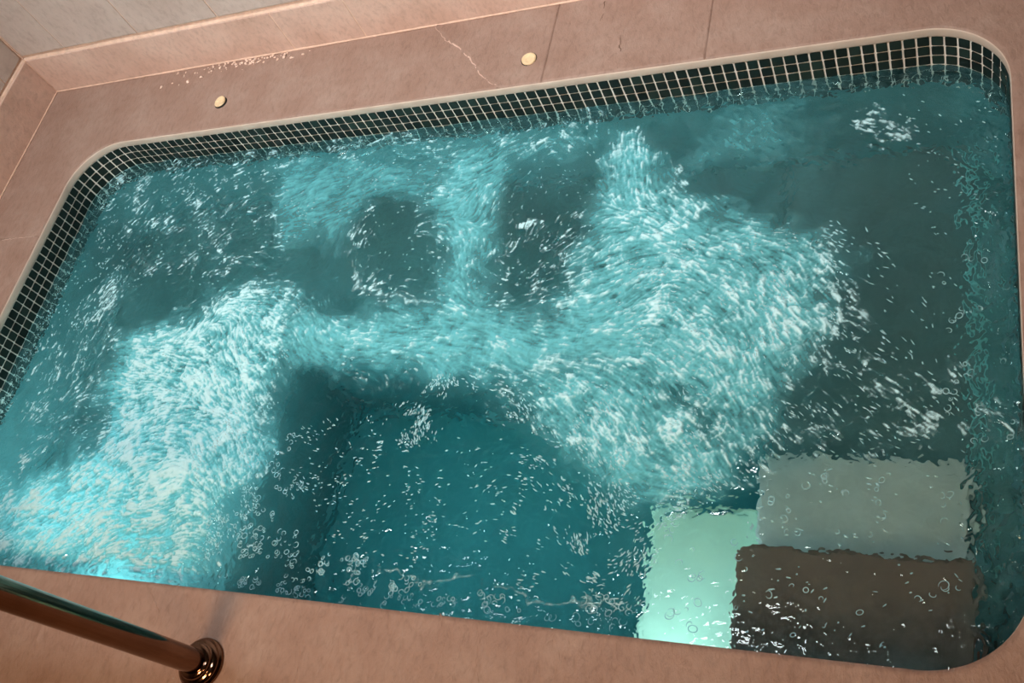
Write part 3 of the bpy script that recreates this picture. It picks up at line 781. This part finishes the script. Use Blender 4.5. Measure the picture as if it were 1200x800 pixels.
path = [(0, 0, 0.0)] + [(0, -0.02 * (z ** 1.2), z) for z in np.linspace(0.03, 0.52, 18)]
x0, y0, z0 = path[-1]
for a in np.linspace(0.1, math.pi / 2, 10):
    path.append((x0 - 0.18 * (1 - math.cos(a)), y0, z0 + 0.18 * math.sin(a)))
x1, _, z1 = path[-1]
for t in np.linspace(0.1, 1, 8): path.append((x1 - 0.30 * t, y0, z1))
x2 = path[-1][0]
for a in np.linspace(0.1, math.pi / 2, 10):
    path.append((x2 - 0.18 * math.sin(a), y0, z1 - 0.18 * (1 - math.cos(a))))
x3, _, z3 = path[-1]
for t in np.linspace(0.1, 1, 12): path.append((x3, y0 * (1 - t), z3 * (1 - t)))
tube('rail_tube', path, 0.0228, M_metal, rail)
FL = [(r_ * 1.19 if r_ > 0.0226 else r_, z * 1.15) for r_, z in [(0.0, 0.0215), (0.0225, 0.0215), (0.0262, 0.0205), (0.0275, 0.0180), (0.0272, 0.0145), (0.0300, 0.0135), (0.0345, 0.0115), (0.0362, 0.0085), (0.0362, 0.0065), (0.0385, 0.0055), (0.0398, 0.0030), (0.0400, 0.0)]]
lathe('flange', FL, (0, 0, 0), M_metal, rail)
lathe('flange', FL, (x3, 0, 0), M_metal, rail)

# ------------------------------------------------------------------ caps in the deck
def cap(x, y, label, tilt, gap):
    e = empty('deck_cap', (x, y, 0.0)); tag(e, label, 'deck cap', 'round caps in the back deck')
    lathe('socket_ring', [(0.0, 0.0012), (0.0185, 0.0012), (0.0195, 0.0009), (0.0197, -0.002)], (0, 0, 0), M_black, e)
    d = lathe('cap_disc', [(0.0, 0.0026), (0.0105, 0.0028), (0.0125, 0.0042), (0.0160, 0.0044), (0.0178, 0.0032), (0.0180, 0.0)], (0, 0, 0), M_ivory, e)
    d.location = (gap[0], gap[1], 0.0006); d.rotation_euler = tilt
    return e
cap(-1.862, 1.645, 'round ivory deck cap with a black gap beside it, nearer the room corner', (0.10, -0.10, 0), (-0.0030, 0.0030))
cap(-0.934, 1.633, 'round ivory deck cap lying flush beside a deck joint', (0.04, 0.05, 0), (0.0012, -0.0016))

# ------------------------------------------------------------------ mortar residue splashed at the skirting foot
bm = bmesh.new()
for k in range(95):
    t = random.random() ** 1.1
    if k < 6: x, y, s = [(-2.128, 1.748, .006), (-2.03, 1.752, .008), (-1.985, 1.762, .008), (-1.700, 1.785, .009), (-2.06, 1.745, .004), (-2.09, 1.756, .004)][k]
    else:
        x = random.gauss(-1.86, 0.09); y = YW - BT - 0.003 - abs(random.gauss(0, 0.014)); s = random.uniform(0.0015, 0.0065)
    mtx = Matrix.Translation((x, y, float(relief(np.array([x]), np.array([y]))[0]) + s * 0.12)) @ Matrix.Rotation(random.uniform(0, 6.28), 4, 'Z') @ Matrix.Diagonal((s, s * random.uniform(0.45, 0.9), s * 0.33, 1))
    r_ = bmesh.ops.create_icosphere(bm, subdivisions=1, radius=1.0, matrix=mtx)
    for v in r_['verts']: v.co += Vector((random.gauss(0, 1), random.gauss(0, 1), 0)) * s * 0.16
o = bm_obj('mortar_residue', bm, M_residue, None, True)
tag(o, 'white mortar crumbs scattered on the deck along the skirting', 'mortar', kind='stuff')
